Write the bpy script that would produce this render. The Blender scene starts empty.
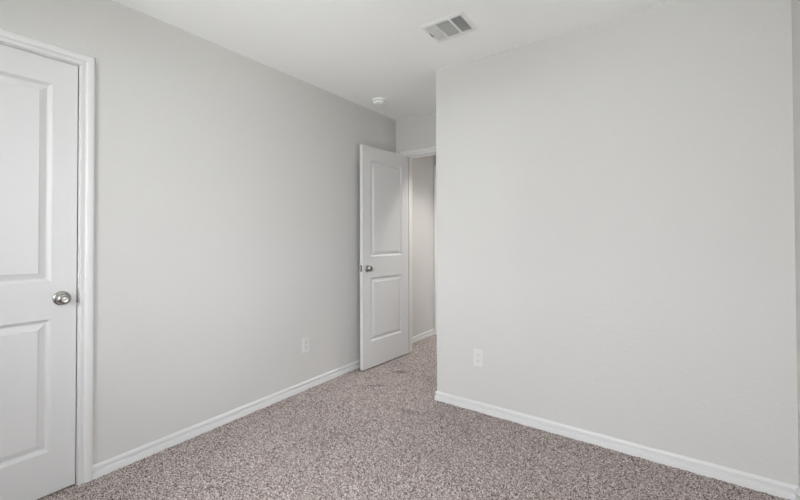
import bpy, bmesh, math, random
import numpy as np
from mathutils import Vector, Matrix

sc = bpy.context.scene
C = sc.collection
random.seed(4)

# ------------------------------------------------------------------ camera
CX, CH = 2.3521, 1.1968
YAW, PITCH, ROLL = 0.6169, 0.0117, -0.0029
F = Vector((-math.sin(YAW) * math.cos(PITCH), math.cos(YAW) * math.cos(PITCH), math.sin(PITCH)))
U0 = Vector((math.sin(YAW) * math.sin(PITCH), -math.cos(YAW) * math.sin(PITCH), math.cos(PITCH)))
R0 = Vector((math.cos(YAW), math.sin(YAW), 0))
R = R0 * math.cos(ROLL) + U0 * math.sin(ROLL)
U = U0 * math.cos(ROLL) - R0 * math.sin(ROLL)
cam_d = bpy.data.cameras.new('camera')
cam = bpy.data.objects.new('camera', cam_d)
C.objects.link(cam)
m = Matrix((R, U, -F)).transposed().to_4x4()
m.translation = (CX, 0, CH)
cam.matrix_world = m
cam_d.sensor_width = 36
cam_d.lens = 379.84 / 800 * 36
cam_d.shift_y = -(250 - 233.095) / 800
cam_d.clip_start = 0.02
sc.camera = cam

# ------------------------------------------------------------------ world, lights, exposure
w = bpy.data.worlds.new('overcast_sky')
sc.world = w
w.use_nodes = True
bg = w.node_tree.nodes['Background']
bg.inputs[0].default_value = (0.91, 0.95, 1.0, 1)
bg.inputs[1].default_value = 6.0

def area(name, loc, rot, sx, sy, power, col):
    d = bpy.data.lights.new(name, 'AREA')
    d.shape = 'RECTANGLE'
    d.size, d.size_y = sx, sy
    d.energy = power
    d.color = col
    o = bpy.data.objects.new(name, d)
    C.objects.link(o)
    o.location = loc
    o.rotation_euler = rot
    return o

YBK = -1.1            # wall with the window, behind the camera
WX0, WX1, WZ0, WZ1 = 0.80, 2.36, 0.70, 2.12       # window opening in the back wall
WXM = (WX0 + WX1) / 2
area('window_sky', (WXM, YBK - .45, 1.75), (math.radians(66), 0, 0), 1.9, 1.1, 106, (0.93, 0.965, 1.0))
area('window_upfill', (WXM, YBK - 1.1, 0.05), (math.radians(118), 0, 0), 2.6, 1.2, 70, (0.96, 0.98, 1.0))  # added upward fill standing in for ground bounce, brightens the ceiling
RY0, RY1 = 0.3, 1.4                               # added unseen window in the right wall, fill for the far left side
RYM = (RY0 + RY1) / 2
area('side_fill_sky', (3.27, RYM, 1.75), (math.radians(66), 0, math.radians(90)), 1.3, 1.1, 12, (0.93, 0.965, 1.0))  # added fill lights outside the added side window
area('side_fill_ground', (3.92, RYM, 0.05), (math.radians(118), 0, math.radians(90)), 2.2, 1.2, 16, (0.96, 0.98, 1.0))
# added fill for the hallway, set unseen inside its closed right end
area('hallway_fill', (1.62, 3.73, 0.85), (0, math.radians(90), 0), 1.1, 0.6, 4, (0.97, 0.98, 1.0))

sc.view_settings.view_transform = 'Standard'
sc.view_settings.look = 'None'
sc.view_settings.gamma = 1
sc.view_settings.use_curve_mapping = False
sc.view_settings.exposure = 0.0
sc.cycles.use_denoising = True
sc.cycles.diffuse_bounces = 8
sc.cycles.max_bounces = 14

# ------------------------------------------------------------------ materials
def lin(c):
    return tuple(((v / 255) / 12.92 if v / 255 <= 0.04045 else ((v / 255 + 0.055) / 1.055) ** 2.4) for v in c) + (1,)

def mat(name, col, rough=0.5, metal=0.0, bump=None, spec=0.5):
    mt = bpy.data.materials.new(name)
    mt.use_nodes = True
    nt = mt.node_tree
    b = nt.nodes['Principled BSDF']
    b.inputs['Base Color'].default_value = lin(col)
    b.inputs['Roughness'].default_value = rough
    b.inputs['Metallic'].default_value = metal
    b.inputs['Specular IOR Level'].default_value = spec
    tc = nt.nodes.new('ShaderNodeTexCoord')
    nz = nt.nodes.new('ShaderNodeTexNoise')
    nt.links.new(tc.outputs['Object'], nz.inputs['Vector'])
    if bump:
        scale, strength, dist = bump
        nz.inputs['Scale'].default_value = scale
        nz.inputs['Detail'].default_value = 3
        bp = nt.nodes.new('ShaderNodeBump')
        bp.inputs['Strength'].default_value = strength
        bp.inputs['Distance'].default_value = dist
        nt.links.new(nz.outputs['Fac'], bp.inputs['Height'])
        nt.links.new(bp.outputs['Normal'], b.inputs['Normal'])
    else:
        nz.inputs['Scale'].default_value = 40
        mr = nt.nodes.new('ShaderNodeMapRange')
        mr.inputs['To Min'].default_value = rough * 0.9
        mr.inputs['To Max'].default_value = min(1, rough * 1.1)
        nt.links.new(nz.outputs['Fac'], mr.inputs['Value'])
        nt.links.new(mr.outputs['Result'], b.inputs['Roughness'])
    return mt

M = {
    'wall': mat('painted_wall', (204, 202, 199), 0.75, bump=(55, 0.35, 0.004), spec=0.3),
    'ceiling': mat('ceiling_paint', (252, 252, 252), 0.9, bump=(60, 0.3, 0.003), spec=0.2),
    'trim': mat('trim_enamel', (217, 216, 215), 0.38),
    'door': mat('door_enamel', (210, 209, 208), 0.42),
    'plastic': mat('white_plastic', (214, 213, 211), 0.35),
    'detector': mat('detector_plastic', (248, 248, 247), 0.4),
    'vent': mat('vent_enamel', (233, 233, 232), 0.4),
    'nickel': mat('satin_nickel', (180, 177, 173), 0.24, metal=1.0),
    'dark': mat('dark_void', (40, 38, 36), 0.8),
    'duct': mat('duct_metal', (238, 238, 238), 0.6, metal=0.0),
    'slot': mat('slot_dark', (60, 58, 56), 0.6),
    'outside': mat('outdoor_ground', (120, 128, 105), 0.9),
}

def carpet_material():
    mt = bpy.data.materials.new('carpet_pile')
    mt.use_nodes = True
    nt = mt.node_tree
    N, L = nt.nodes.new, nt.links.new
    b = nt.nodes['Principled BSDF']
    b.inputs['Roughness'].default_value = 1.0
    b.inputs['Specular IOR Level'].default_value = 0.05
    tc = N('ShaderNodeTexCoord')
    vo = N('ShaderNodeTexVoronoi'); vo.inputs['Scale'].default_value = 300; vo.voronoi_dimensions = '2D'
    L(tc.outputs['Object'], vo.inputs['Vector'])
    sep = N('ShaderNodeSeparateColor'); L(vo.outputs['Color'], sep.inputs[0])
    nz = N('ShaderNodeTexNoise'); nz.inputs['Scale'].default_value = 115; nz.inputs['Detail'].default_value = 2
    L(tc.outputs['Object'], nz.inputs['Vector'])
    mx = N('ShaderNodeMath'); mx.operation = 'MULTIPLY_ADD'
    L(nz.outputs['Fac'], mx.inputs[0]); mx.inputs[1].default_value = 0.6; mx.inputs[2].default_value = -0.30
    ad = N('ShaderNodeMath'); ad.operation = 'ADD'
    L(sep.outputs[0], ad.inputs[0]); L(mx.outputs[0], ad.inputs[1])
    cr = N('ShaderNodeValToRGB')
    cr.color_ramp.elements[0].position = 0.0
    cr.color_ramp.elements[0].color = lin((52, 44, 42))
    cr.color_ramp.elements[1].position = 1.0
    cr.color_ramp.elements[1].color = lin((228, 220, 216))
    for p, c in ((0.2, (112, 100, 96)), (0.45, (164, 152, 147)), (0.75, (188, 177, 172))):
        e = cr.color_ramp.elements.new(p); e.color = lin(c)
    L(ad.outputs[0], cr.inputs['Fac'])
    last = cr.outputs['Color']
    for (x, y, ang, lx, ly, amt) in ((0.385, 2.767, 0.6, .085, .040, .38), (0.404, 2.400, 0.75, .10, .028, .32),
                                     (0.878, 2.170, 0.2, .080, .050, .26), (0.70, 1.62, 0.9, .22, .10, .10)):
        mp = N('ShaderNodeMapping'); mp.vector_type = 'TEXTURE'
        mp.inputs['Location'].default_value = (x, y, 0)
        mp.inputs['Rotation'].default_value = (0, 0, ang)
        mp.inputs['Scale'].default_value = (lx, ly, 1)
        L(tc.outputs['Object'], mp.inputs['Vector'])
        ln = N('ShaderNodeVectorMath'); ln.operation = 'LENGTH'; L(mp.outputs[0], ln.inputs[0])
        wob = N('ShaderNodeMath'); wob.operation = 'ADD'; L(ln.outputs['Value'], wob.inputs[0]); L(mx.outputs[0], wob.inputs[1])
        mr = N('ShaderNodeMapRange'); mr.interpolation_type = 'SMOOTHSTEP'
        L(wob.outputs[0], mr.inputs['Value'])
        mr.inputs['From Min'].default_value = 0.3; mr.inputs['From Max'].default_value = 1.25
        mr.inputs['To Min'].default_value = 1 - amt; mr.inputs['To Max'].default_value = 1.0
        vm = N('ShaderNodeVectorMath'); vm.operation = 'SCALE'
        L(last, vm.inputs[0]); L(mr.outputs[0], vm.inputs['Scale'])
        last = vm.outputs[0]
    L(last, b.inputs['Base Color'])
    return mt
M['carpet'] = carpet_material()

def glass_material():
    mt = bpy.data.materials.new('window_glass')
    mt.use_nodes = True
    nt = mt.node_tree
    nt.nodes.clear()
    o = nt.nodes.new('ShaderNodeOutputMaterial')
    tr = nt.nodes.new('ShaderNodeBsdfTransparent')
    gl = nt.nodes.new('ShaderNodeBsdfGlossy'); gl.inputs['Roughness'].default_value = 0.02
    fr = nt.nodes.new('ShaderNodeFresnel'); fr.inputs[0].default_value = 1.45
    mx = nt.nodes.new('ShaderNodeMixShader')
    nt.links.new(fr.outputs[0], mx.inputs[0]); nt.links.new(tr.outputs[0], mx.inputs[1])
    nt.links.new(gl.outputs[0], mx.inputs[2]); nt.links.new(mx.outputs[0], o.inputs[0])
    return mt
M['glass'] = glass_material()

# ------------------------------------------------------------------ helpers
def obj(name, bm, material, parent=None, smooth=False):
    bmesh.ops.recalc_face_normals(bm, faces=bm.faces[:])
    me = bpy.data.meshes.new(name)
    bm.to_mesh(me)
    bm.free()
    me.materials.append(material)
    if smooth:
        for p in me.polygons:
            p.use_smooth = True
        me.set_sharp_from_angle(angle=math.radians(38))
    o = bpy.data.objects.new(name, me)
    C.objects.link(o)
    if parent:
        o.parent = parent
    return o

def struct(o, label=None):
    o['kind'] = 'structure'
    if label:
        o['label'] = label
    return o

def thing(name, label, cat, loc, rot=(0, 0, 0), group=None):
    o = bpy.data.objects.new(name, None)
    o.empty_display_size = 0.05
    C.objects.link(o)
    o.location = loc
    o.rotation_euler = rot
    o['label'] = label
    o['category'] = cat
    if group:
        o['group'] = group
    return o

def box(bm, a, b, bevel=0.0):
    x0, y0, z0 = a
    x1, y1, z1 = b
    t = bmesh.new()
    v = [t.verts.new(p) for p in ((x0, y0, z0), (x1, y0, z0), (x1, y1, z0), (x0, y1, z0),
                                  (x0, y0, z1), (x1, y0, z1), (x1, y1, z1), (x0, y1, z1))]
    for f in ((0, 3, 2, 1), (4, 5, 6, 7), (0, 1, 5, 4), (1, 2, 6, 5), (2, 3, 7, 6), (3, 0, 4, 7)):
        t.faces.new([v[i] for i in f])
    if bevel:
        bmesh.ops.bevel(t, geom=t.edges[:], offset=bevel, segments=2, affect='EDGES', profile=0.6)
    me = bpy.data.meshes.new('t')
    t.to_mesh(me); t.free()
    bm.from_mesh(me)
    bpy.data.meshes.remove(me)

def boxes(*bs, bevel=0.0):
    bm = bmesh.new()
    for a, b in bs:
        box(bm, a, b, bevel)
    return bm

def lathe(profile, seg=40, axis='Z', at=(0, 0, 0)):
    """profile: (radius, height) pairs, revolved about an axis."""
    bm = bmesh.new()
    rings = []
    for r, h in profile:
        ring = []
        for k in range(seg):
            a = 2 * math.pi * k / seg
            x, y = r * math.cos(a), r * math.sin(a)
            p = (x, y, h) if axis == 'Z' else (h, x, y) if axis == 'X' else (x, h, y)
            ring.append(bm.verts.new((p[0] + at[0], p[1] + at[1], p[2] + at[2])))
        rings.append(ring)
    for a, b in zip(rings, rings[1:]):
        for k in range(seg):
            bm.faces.new((a[k], a[(k + 1) % seg], b[(k + 1) % seg], b[k]))
    bm.faces.new(rings[0][::-1])
    bm.faces.new(rings[-1])
    return bm

def sweep(path, profile, to3d, close_profile=True):
    """mitred sweep: path is 2D points, profile (offset to the path's left, height out of plane)."""
    bm = bmesh.new()
    P = [Vector(p) for p in path]
    rows = []
    for i, p in enumerate(P):
        d1 = (P[i] - P[i - 1]).normalized() if i > 0 else None
        d2 = (P[i + 1] - P[i]).normalized() if i < len(P) - 1 else None
        d1, d2 = d1 or d2, d2 or d1
        n1, n2 = Vector((-d1.y, d1.x)), Vector((-d2.y, d2.x))
        n = (n1 + n2)
        n = n / n.dot(n1) if n.dot(n1) > 1e-6 else n1
        rows.append([bm.verts.new(to3d(p.x + n.x * o, p.y + n.y * o, h)) for o, h in profile])
    k = len(profile)
    for a, b in zip(rows, rows[1:]):
        for j in range(k if close_profile else k - 1):
            bm.faces.new((a[j], a[(j + 1) % k], b[(j + 1) % k], b[j]))
    bm.faces.new(rows[0])
    bm.faces.new(rows[-1][::-1])
    return bm

# ------------------------------------------------------------------ room numbers
H = 2.4357            # ceiling height
XR = 2.818            # right wall
XC = 0.9450           # left end of the front wall (outer corner of the entry recess)
YF = 2.451            # front wall
YB = 3.2444           # recess wall with the doorway
TW = 0.1156           # wall thickness
YH = YB + TW          # hall side of the doorway wall
XHL, YHE, XHR = -0.035, 4.10, 1.7
D1A, D1B, DTOP = -0.161, 0.603, 2.043     # closet door opening in the left wall
D2A, D2B, DTOP2 = 0.125, 0.794, 2.035                   # bedroom door opening
JT = 0.018                                # jamb thickness

# ------------------------------------------------------------------ structure
# carpeted floor: fine relief where the photo sees it, plain beyond
def carpet():
    st = 0.005
    x0, x1, y0, y1 = -0.05, 2.83, 0.45, 4.12
    nx, ny = int((x1 - x0) / st) + 1, int((y1 - y0) / st) + 1
    rng = np.random.default_rng(7)
    gx, gy = np.meshgrid(x0 + np.arange(nx) * st, y0 + np.arange(ny) * st)
    def smooth(a, n):
        for _ in range(n):
            a = (a + np.roll(a, 1, 0) + np.roll(a, -1, 0) + np.roll(a, 1, 1) + np.roll(a, -1, 1)) / 5
        return a
    z = rng.random((ny, nx)) * 0.0060 - 0.0010
    lo = smooth(rng.standard_normal((ny, nx)), 12); lo /= lo.std()
    z += lo * 0.0007
    # scuffs pressed into the pile
    for (px, py, ax, ay, ang, dep) in ((0.385, 2.767, 0.085, 0.035, 0.6, 0.005), (0.404, 2.40, 0.10, 0.025, 0.75, 0.004),
                                       (0.878, 2.17, 0.08, 0.05, 0.2, 0.003)):
        dx, dy = gx - px, gy - py
        u = dx * math.cos(ang) + dy * math.sin(ang); v = -dx * math.sin(ang) + dy * math.cos(ang)
        z -= dep * np.exp(-(u / ax) ** 2 - (v / ay) ** 2)
    jx = (rng.random((ny, nx)) - 0.5) * st * 0.5
    jy = (rng.random((ny, nx)) - 0.5) * st * 0.5
    co = np.stack([gx + jx, gy + jy, z], -1).reshape(-1, 3)
    i = np.arange(nx * ny).reshape(ny, nx)
    q = np.stack([i[:-1, :-1], i[:-1, 1:], i[1:, 1:], i[1:, :-1]], -1).reshape(-1, 4)
    extra = np.array([(-0.95, YBK - .12, -.002), (x1 + .1, YBK - .12, -.002), (x1 + .1, y0 + .004, -.002), (-0.95, y0 + .004, -.002),
                      (-0.95, y0, -.002), (x0 + .004, y0, -.002), (x0 + .004, y1 + .1, -.002), (-0.95, y1 + .1, -.002)])
    n0 = len(co)
    co = np.vstack([co, extra])
    q = np.vstack([q, [[n0, n0 + 1, n0 + 2, n0 + 3], [n0 + 4, n0 + 5, n0 + 6, n0 + 7]]])
    me = bpy.data.meshes.new('floor')
    me.vertices.add(len(co)); me.vertices.foreach_set('co', co.ravel())
    me.loops.add(q.size); me.loops.foreach_set('vertex_index', q.ravel().astype(np.int32))
    me.polygons.add(len(q)); me.polygons.foreach_set('loop_start', np.arange(0, q.size, 4, dtype=np.int32))
    me.update(calc_edges=True)
    me.materials.append(M['carpet'])
    o = bpy.data.objects.new('floor', me)
    C.objects.link(o)
    struct(o, 'speckled taupe carpet covering the bedroom floor')
carpet()
struct(obj('floor_slab', boxes(((-1.0, YBK - .3, -0.12), (3.0, 4.3, -0.02))), M['dark']))

VX0, VX1, VY0, VY1 = 1.165, 1.441, 1.877, 2.106            # ceiling register
HX0, HX1, HY0, HY1 = VX0 + .022, VX1 - .022, VY0 + .03, VY1 - .03
struct(obj('ceiling', boxes(((-1.0, YBK - .12, H), (HX0, 4.3, H + 0.1)), ((HX1, YBK - .12, H), (3.0, 4.3, H + 0.1)),
                            ((HX0, YBK - .12, H), (HX1, HY0, H + 0.1)), ((HX0, HY1, H), (HX1, 4.3, H + 0.1))),
           M['ceiling']), 'flat white ceiling')
JO = JT + 0.002
struct(obj('wall_left', boxes(
    ((-TW, YBK - TW, -0.02), (0, D1A - JO, H)),
    ((-TW, D1A - JO, DTOP + JO), (0, D1B + JO, H)),
    ((-TW, D1B + JO, -0.02), (0, YB, H))), M['wall']), 'light grey wall with the closet door')
struct(obj('wall_front', boxes(
    ((XC, YF, -0.02), (XR + TW, YF + TW, H)),
    ((XC, YF + TW, -0.02), (XC + TW, YB, H))), M['wall']), 'blank light grey wall at the right')
struct(obj('wall_entry', boxes(
    ((-TW, YB, -0.02), (D2A - JO, YH, H)),
    ((D2A - JO, YB, DTOP2 + JO), (D2B + JO, YH, H)),
    ((D2B + JO, YB, -0.02), (XHR + TW, YH, H))), M['wall']), 'grey wall above the bedroom doorway')
struct(obj('wall_right', boxes(
    ((XR, YBK - TW, -0.02), (XR + TW, RY0, H)), ((XR, RY1, -0.02), (XR + TW, YF, H)),
    ((XR, RY0, -0.02), (XR + TW, RY1, WZ0)), ((XR, RY0, WZ1), (XR + TW, RY1, H))), M['wall']))
struct(obj('wall_back', boxes(
    ((0, YBK - TW, -0.02), (WX0, YBK, H)), ((WX1, YBK - TW, -0.02), (XR, YBK, H)),
    ((WX0, YBK - TW, -0.02), (WX1, YBK, WZ0)), ((WX0, YBK - TW, WZ1), (WX1, YBK, H))), M['ceiling']))  # unseen back wall in ceiling white, to bounce more light into the room
struct(obj('wall_hall', boxes(
    ((XHL - TW, YH, -0.02), (XHL, YHE + TW, H)),
    ((XHL, YHE, -0.02), (XHR, YHE + TW, H)),
    ((XHR, YH, -0.02), (XHR + TW, YHE + TW, H))), M['wall']), 'grey hallway wall seen through the doorway')
struct(obj('wall_closet', boxes(
    ((-0.85, D1A - 0.4, -0.02), (-0.75, D1B + 0.4, H)),
    ((-0.75, D1A - 0.4, -0.02), (-TW, D1A - 0.3, H)),
    ((-0.75, D1B + 0.3, -0.02), (-TW, D1B + 0.4, H))), M['wall']))

# baseboards: (distance off the wall, height)
BB = [(0, -0.012), (0.0140, -0.012), (0.0140, 0.0320), (0.0132, 0.0340), (0.0040, 0.0352), (0.0025, 0.0370),
      (0.0025, 0.0440), (0.0050, 0.0470), (0.0105, 0.0485), (0.0114, 0.0505), (0.0108, 0.0560), (0.0092, 0.0610), (0.0060, 0.0655), (0.0022, 0.0680), (0, 0.0680)]
def bb(name, path, label=None):
    return struct(obj(name, sweep(path, BB, lambda a, b, h: (a, b, h)), M['trim'], smooth=True), label)
CW, RV = 0.057, 0.004
bb('baseboard_left', [(0, YB), (0, D1B + RV + CW)], 'white baseboard along the left wall')
bb('baseboard_closet', [(0, D1A - RV - CW), (0, YBK)])
bb('baseboard_back', [(0, YBK), (XR, YBK)])
bb('baseboard_right', [(XR, YBK), (XR, YF)])
bb('baseboard_front', [(XR, YF), (XC, YF), (XC, YB)], 'white baseboard turning the corner of the right wall')
bb('baseboard_entry', [(XC, YB), (D2B + RV + CW, YB)])
bb('baseboard_hall', [(XHL, YHE), (XHL, YH)], 'white baseboard in the hallway beyond the door')

# door casings and jambs
CAS = [(0, 0), (0, .0075), (.002, .0115), (.0055, .0130), (.0085, .0120), (.0200, .0050), (.0215, .0050), (.0250, .0135),
       (.0290, .0160), (.037, .0165), (.050, .0160), (.0545, .0135), (.057, .0085), (.057, 0)]
def casing(name, a0, a1, top, to3d, label=None, parent=None):
    path = [(a0 - RV, -0.01), (a0 - RV, top + RV), (a1 + RV, top + RV), (a1 + RV, -0.01)]
    o = obj(name, sweep(path, CAS, to3d), M['trim'], parent, smooth=True)
    return struct(o, label) if not parent else o

t1 = casing('trim_1', D1A, D1B, DTOP, lambda a, b, h: (h, a, b), 'white casing around the closed closet door')
obj('jamb', boxes(((-TW, D1A - JT, -.015), (0, D1A, DTOP)), ((-TW, D1B, -.015), (0, D1B + JT, DTOP)),
                  ((-TW, D1A - JT, DTOP), (0, D1B + JT, DTOP + JT)),
                  ((-.075, D1A, -.015), (-.040, D1A + .011, DTOP)), ((-.075, D1B - .011, -.015), (-.040, D1B, DTOP)),
                  ((-.075, D1A, DTOP - .011), (-.040, D1B, DTOP))), M['trim'], t1)
t2 = casing('trim_2', D2A, D2B, DTOP2, lambda a, b, h: (a, YB - h, b), 'white casing around the open bedroom doorway')
obj('jamb', boxes(((D2A - JT, YB, -.015), (D2A, YH, DTOP2)), ((D2B, YB, -.015), (D2B + JT, YH, DTOP2)),
                  ((D2A - JT, YB, DTOP2), (D2B + JT, YH, DTOP2 + JT)),
                  ((D2A, YB + .040, -.015), (D2A + .011, YB + .075, DTOP2)), ((D2B - .011, YB + .040, -.015), (D2B, YB + .075, DTOP2)),
                  ((D2A, YB + .040, DTOP2 - .011), (D2B, YB + .075, DTOP2))), M['trim'], t2)
casing('hall_side_casing', D2A, D2B, DTOP2, lambda a, b, h: (a, YH + h, b), parent=t2)
E1 = XHL + CW + RV + .001
casing('trim_3', E1, E1 + .71, DTOP, lambda a, b, h: (a, YHE - h, b), 'white door casing at the far end of the hallway')

# ------------------------------------------------------------------ doors
PROF = [(0, 0), (.0015, .0004), (.006, .0044), (.011, .0092), (.0155, .0118), (.019, .0122), (.022, .0114),
        (.042, .0042), (.0435, .0048), (.0455, .0022), (.047, .0018)]
T = 0.035
def door_panel(u0, u1, z0, z1, parent):
    bm = bmesh.new()
    for side in (0, 1):
        rings = []
        for ins, dep in PROF:
            v = dep if side == 0 else T - dep
            rings.append([bm.verts.new(p) for p in ((u0 + ins, v, z0 + ins), (u1 - ins, v, z0 + ins),
                                                    (u1 - ins, v, z1 - ins), (u0 + ins, v, z1 - ins))])
        for a, b in zip(rings, rings[1:]):
            for k in range(4):
                bm.faces.new((a[k], a[(k + 1) % 4], b[(k + 1) % 4], b[k]))
        bm.faces.new(rings[-1])
        if side == 0:
            first = rings[0]
        else:
            for k in range(4):
                bm.faces.new((first[k], first[(k + 1) % 4], rings[0][(k + 1) % 4], rings[0][k]))
    return obj('door_panel', bm, M['door'], parent)

def knob(parent, u, z, side):
    """side -1: on the v = 0 face, +1: on the v = T face."""
    y = 0 if side < 0 else T
    s = side
    prof = [(.0335, 0), (.0335, .002), (.0320, .0050), (.0260, .0085), (.0150, .0100), (.0125, .0125), (.0120, .0215),
            (.0130, .0240), (.0190, .0265), (.0250, .0310), (.0270, .0355), (.0272, .0395), (.0255, .0445), (.0205, .0490),
            (.0140, .0515), (.0130, .0510), (.0065, .0516), (.0010, .0518)]
    k = obj('door_knob', lathe([(r, h * s) for r, h in prof[5:]], 48, 'Y', (u, y, z)), M['nickel'], parent, smooth=True)
    obj('rosette', lathe([(r, h * s) for r, h in prof[:6]], 48, 'Y', (u, y, z)), M['nickel'], k, smooth=True)

def door(name, label, loc, rz, W, zt, zb, up, lowp, kz, bs=0.058, st=0.104):
    r = bpy.data.objects.new(name, None)
    C.objects.link(r)
    r.location = loc
    r.rotation_euler = (0, 0, rz)
    struct(r, label)
    obj('door_slab', boxes(((0, 0, zb), (st, T, zt)), ((W - st, 0, zb), (W, T, zt)),
                           ((st, 0, zb), (W - st, T, lowp[0])), ((st, 0, lowp[1]), (W - st, T, up[0])),
                           ((st, 0, up[1]), (W - st, T, zt))), M['door'], r)
    door_panel(st, W - st, lowp[0], lowp[1], r)
    door_panel(st, W - st, up[0], up[1], r)
    knob(r, W - bs, kz, -1)
    knob(r, W - bs, kz, 1)
    lp = boxes(((W - .0002, .006, kz - .029), (W + .0012, T - .006, kz + .029)), bevel=.0004)
    l = obj('latch_plate', lp, M['nickel'], r)
    obj('latch_bolt', boxes(((W + .0010, .011, kz - .008), (W + .0022, T - .011, kz + .008)), bevel=.0005), M['nickel'], l)
    for hz in (0.24, 1.02, 1.80):
        h = obj('hinge', lathe([(.006, hz - .045), (.0062, hz + .045)], 16, 'Z', (-.003, -.0062, 0)), M['nickel'], r, smooth=True)
        obj('hinge_leaf', boxes(((-.0014, -.001, hz - .045), (-.0002, .028, hz + .045))), M['nickel'], h)
    return r

door('door_1', 'closed white two panel closet door with nickel knob', (-.002, D1A + .003, 0), math.radians(90), D1B - D1A - .0075,
     2.040, .012, (0.992, 1.925), (0.208, 0.823), 0.914, 0.055, 0.091)
door('door_2', 'white two panel bedroom door standing open against the left wall', (.128, YB - .008, 0), math.radians(-93.8), .6625,
     2.030, .015, (1.020, 1.912), (0.248, 0.832), 0.919)

# strike plate lip on the closet jamb
obj('strike_plate', boxes(((-.030, D1B - .0012, .885), (.0015, D1B + .0004, .951)), ((.0012, D1B - .001, .897), (.0032, D1B + .010, .939)),
                          bevel=.0004), M['nickel'], t1)

# ------------------------------------------------------------------ ceiling register
v = thing('ceiling_vent', 'white square ceiling air vent with three louvred sections', 'vent', ((VX0 + VX1) / 2, (VY0 + VY1) / 2, H))
ox, oy = (VX0 + VX1) / 2, (VY0 + VY1) / 2
S = [(1.189, 1.243), (1.256, 1.338), (1.352, 1.415)]
SY = (1.906, 2.070)
def loc(a, b):
    return ((a[0] - ox, a[1] - oy, a[2]), (b[0] - ox, b[1] - oy, b[2]))
fb = -.0065
bm = bmesh.new()
# bevelled outer flange
hw, hd = (VX1 - VX0) / 2, (VY1 - VY0) / 2
rings = []
for ins, z in ((0, -.0002), (0.0005, -.0015), (.011, fb), (.0225, fb)):
    rings.append([bm.verts.new((sx * (hw - ins), sy * (hd - ins), z)) for sx, sy in ((-1, -1), (1, -1), (1, 1), (-1, 1))])
for a, b in zip(rings, rings[1:]):
    for k in range(4):
        bm.faces.new((a[k], a[(k + 1) % 4], b[(k + 1) % 4], b[k]))
xi0, xi1, yi0, yi1 = VX0 + .0225, VX1 - .0225, VY0 + .0225, VY1 - .0225
for a, b in (((xi0, yi0), (xi1, SY[0])), ((xi0, SY[1]), (xi1, yi1)), ((xi0, SY[0]), (S[0][0], SY[1])),
             ((S[0][1], SY[0]), (S[1][0], SY[1])), ((S[1][1], SY[0]), (S[2][0], SY[1])), ((S[2][1], SY[0]), (xi1, SY[1]))):
    box(bm, *loc((a[0], a[1], fb), (b[0], b[1], fb + .002)))
obj('vent_frame', bm, M['vent'], v)
def blades(i, tilt, along):
    bm = bmesh.new()
    x0, x1 = S[i]
    y0, y1 = SY
    step = .0088
    wd = .0105
    c, s = math.cos(tilt) * wd / 2, math.sin(tilt) * wd / 2
    a0, a1 = (x0, x1) if along == 'y' else (y0, y1)
    n = int(round((a1 - a0) / step))
    for k in range(n):
        q = a0 + (k + .5) * (a1 - a0) / n
        zc = fb + .006
        th = .0005
        pts = [(q - s - th, zc - c), (q - s + th, zc - c), (q + s + th, zc + c), (q + s - th, zc + c)]
        if along == 'y':
            A = [bm.verts.new((p[0] - ox, y0 - oy, p[1])) for p in pts]
            B = [bm.verts.new((p[0] - ox, y1 - oy, p[1])) for p in pts]
        else:
            A = [bm.verts.new((x0 - ox, p[0] - oy, p[1])) for p in pts]
            B = [bm.verts.new((x1 - ox, p[0] - oy, p[1])) for p in pts]
        for j in range(4):
            bm.faces.new((A[j], A[(j + 1) % 4], B[(j + 1) % 4], B[j]))
        bm.faces.new(A[::-1]); bm.faces.new(B)
    return obj('louvre', bm, M['vent'], v)
blades(0, math.radians(42), 'y')
blades(1, math.radians(24), 'x')
blades(2, math.radians(-33), 'y')
# damper vanes behind the louvres and the boot above
bm = bmesh.new()
for k in range(8):
    q = SY[0] + (k + .5) * (SY[1] - SY[0]) / 8
    box(bm, *loc((S[0][0], q - .0012, H * 0 + .016), (S[2][1], q + .0012, .030)))
obj('damper', bm, M['duct'], v)
t_ = .002
obj('duct_boot', boxes(loc((HX0, HY0, .0), (HX0 + t_, HY1, .16)), loc((HX1 - t_, HY0, .0), (HX1, HY1, .16)),
                       loc((HX0, HY0, .0), (HX1, HY0 + t_, .16)), loc((HX0, HY1 - t_, .0), (HX1, HY1, .16)),
                       loc((HX0, HY0, .16), (HX1, HY1, .162))), M['duct'], v)
obj('damper_lever', boxes(loc((1.1815, 1.986, fb - .007), (1.1835, 1.998, fb + .0005)), loc((1.1808, 1.965, fb - .0010), (1.1842, 2.020, fb + .0002)),
                          bevel=.0003), M['slot'], v)
for sx in (VX0 + .011, VX1 - .011):
    obj('screw', lathe([(.0032, .0), (.0032, -.0012), (.0018, -.0020), (.0002, -.0021)], 16, 'Z', (sx - ox, .0, fb + .0004)), M['vent'], v, smooth=True)

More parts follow.
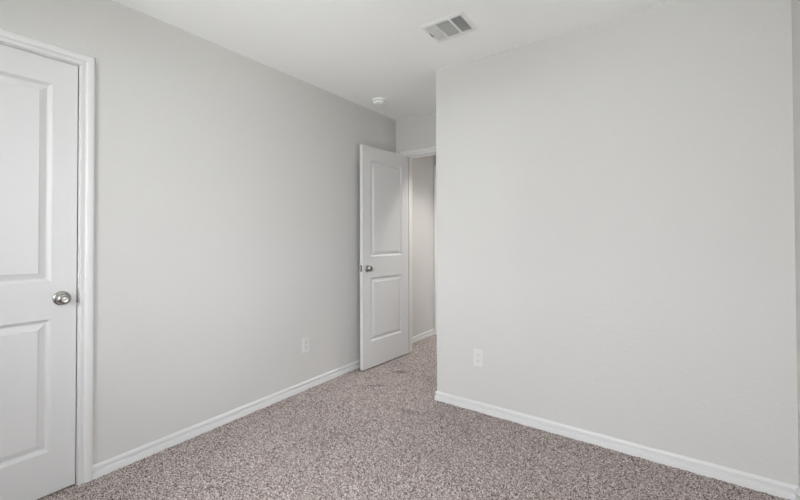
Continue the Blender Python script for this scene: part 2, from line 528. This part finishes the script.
# ------------------------------------------------------------------ smoke detector
d = thing('smoke_detector', 'round white smoke detector on the ceiling near the open door', 'smoke detector', (0.232, 2.672, H))
obj('mounting_base', lathe([(.0630, 0), (.0630, -.0090), (.0600, -.0120)], 48), M['detector'], d, smooth=True)
cv = obj('cover', lathe([(.0555, -.0115), (.0560, -.0190), (.0535, -.0280), (.0480, -.0345), (.0360, -.0385), (.0180, -.0400), (.0005, -.0403)], 48),
         M['detector'], d, smooth=True)
bm = bmesh.new()
for k in range(24):
    a = 2 * math.pi * k / 24
    t = bmesh.new()
    bmesh.ops.create_cube(t, size=1)
    bmesh.ops.scale(t, vec=(.0016, .0090, .0045), verts=t.verts)
    bmesh.ops.translate(t, vec=(.0560, 0, -.0165), verts=t.verts)
    bmesh.ops.rotate(t, cent=(0, 0, 0), matrix=Matrix.Rotation(a, 3, 'Z'), verts=t.verts)
    me = bpy.data.meshes.new('t'); t.to_mesh(me); t.free(); bm.from_mesh(me); bpy.data.meshes.remove(me)
obj('smoke_slots', bm, M['slot'], cv)
obj('test_button', lathe([(.0110, -.0390), (.0108, -.0420), (.0090, -.0430), (.0005, -.0432)], 24, 'Z', (.018, 0, .0)), M['detector'], cv, smooth=True)

# ------------------------------------------------------------------ outlets (local: x across, y out of the wall towards -y, z up)
def outlet(label, at, rz):
    r = thing('wall_outlet', label, 'outlet', at, (0, 0, rz), 'duplex outlets low on the walls')
    bm = bmesh.new()
    box(bm, (-.035, -.0055, -.0572), (.035, 0, .0572), .0018)
    obj('cover_plate', bm, M['plastic'], r)
    for dz in (-.0195, .0195):
        bm = bmesh.new()
        ring0, ring1 = [], []
        for k in range(40):
            a = 2 * math.pi * k / 40
            x, z = .0172 * math.cos(a), max(-.0135, min(.0135, .0172 * math.sin(a)))
            ring0.append(bm.verts.new((x, -.0050, z + dz))); ring1.append(bm.verts.new((x * .97, -.0072, z * .97 + dz)))
        for k in range(40):
            bm.faces.new((ring0[k], ring0[(k + 1) % 40], ring1[(k + 1) % 40], ring1[k]))
        bm.faces.new(ring1)
        rc = obj('receptacle', bm, M['plastic'], r)
        obj('slots', boxes(((-.0078, -.0074, dz - .001), (-.0056, -.0070, dz + .0085)), ((.0056, -.0074, dz), (.0078, -.0070, dz + .0080)),
                           ((-.0024, -.0074, dz - .0100), (.0024, -.0070, dz - .0052))), M['slot'], rc)
    obj('screw', lathe([(.0034, -.0050), (.0032, -.0066), (.0004, -.0070)], 20, 'Y'), M['plastic'], r, smooth=True)
outlet('white duplex outlet on the left wall, nearer the open door', (0, 2.022, .352), math.radians(90))
outlet('white duplex outlet on the right wall, near its corner edge', (1.272, YF, .368), 0)

# ------------------------------------------------------------------ lamps: added bedroom fill (unseen, to brighten the ceiling) and hallway downlight
def emitter(name, col, strength):
    mt = bpy.data.materials.new(name)
    mt.use_nodes = True
    b = mt.node_tree.nodes['Principled BSDF']
    b.inputs['Base Color'].default_value = lin((240, 238, 232))
    b.inputs['Emission Color'].default_value = col
    b.inputs['Emission Strength'].default_value = strength
    return mt
def fill_lamp(label, at, drop, rad, strength):
    r = thing('fill_lamp', label, 'lamp', at)
    obj('canopy', lathe([(.065, 0), (.065, -.012), (.055, -.022), (.012, -.026), (.010, -drop)], 40), M['nickel'], r, smooth=True)
    obj('lamp_shade', lathe([(.010, -drop), (rad * .6, -drop - .002), (rad * .97, -drop - .012), (rad, -drop - .03), (rad * .93, -drop - .06),
                             (rad * .7, -drop - .085), (rad * .35, -drop - .1), (.001, -drop - .104)], 48),
        emitter('fill_lamp_glass', (1.0, 0.975, 0.94, 1), strength), r, smooth=True)
fill_lamp('added unseen fill lamp, opal glass bowl on a short stem under the bedroom ceiling', (1.41, .72, H), .26, .20, 0.8)
rl = thing('recessed_light', 'round recessed downlight in the hallway ceiling beyond the bedroom door', 'lamp', (.72, 3.64, H))
obj('trim_ring', lathe([(.085, 0), (.085, -.003), (.078, -.006), (.066, -.005), (.062, -.001)], 40), M['vent'], rl, smooth=True)
obj('lens', lathe([(.062, -.0012), (.030, -.0030), (.001, -.0036)], 40), emitter('downlight_lens', (1.0, 0.93, 0.84, 1), 2.0), rl, smooth=True)
sd = bpy.data.lights.new('downlight_beam', 'SPOT')
sd.energy = 72
sd.color = (1.0, 0.97, 0.94)
sd.spot_size = math.radians(108)
sd.spot_blend = 0.8
sd.shadow_soft_size = 0.05
so = bpy.data.objects.new('downlight_beam', sd)
C.objects.link(so)
so.location = (.72, 3.64, H - .03)

# ------------------------------------------------------------------ window behind the camera, and one added beside it for fill
def window(name, at, rz, width):
    wn = bpy.data.objects.new(name, None)
    C.objects.link(wn)
    wn.location = at
    wn.rotation_euler = (0, 0, rz)
    struct(wn)
    hw, hh, f_ = width / 2, WZ1 - WZ0, .045
    obj('window_frame', boxes(((-hw, -TW, 0), (-hw + f_, -TW + .05, hh)), ((hw - f_, -TW, 0), (hw, -TW + .05, hh)),
                              ((-hw, -TW, 0), (hw, -TW + .05, f_)), ((-hw, -TW, hh - f_), (hw, -TW + .05, hh)),
                              ((-hw + f_, -TW + .01, hh / 2 - .02), (hw - f_, -TW + .04, hh / 2 + .02))), M['trim'], wn)
    obj('pane', boxes(((-hw + f_, -TW + .022, f_), (hw - f_, -TW + .026, hh - f_))), M['glass'], wn)
    obj('window_sill', boxes(((-hw, -TW + .05, -.0), (hw, .0, .012)), ((-hw - .03, .0005, -.008), (hw + .03, .03, .012))), M['trim'], wn)
window('window_1', (WXM, YBK, WZ0), 0, WX1 - WX0)
window('added_window', (XR, RYM, WZ0), math.radians(90), RY1 - RY0)  # added out of view to let fill light in from the side
struct(obj('ground_outside', boxes(((-20, -40, -.6), (20, YBK - .6, -.5)), ((3.4, YBK - .6, -.6), (20, 6, -.5))), M['outside']))
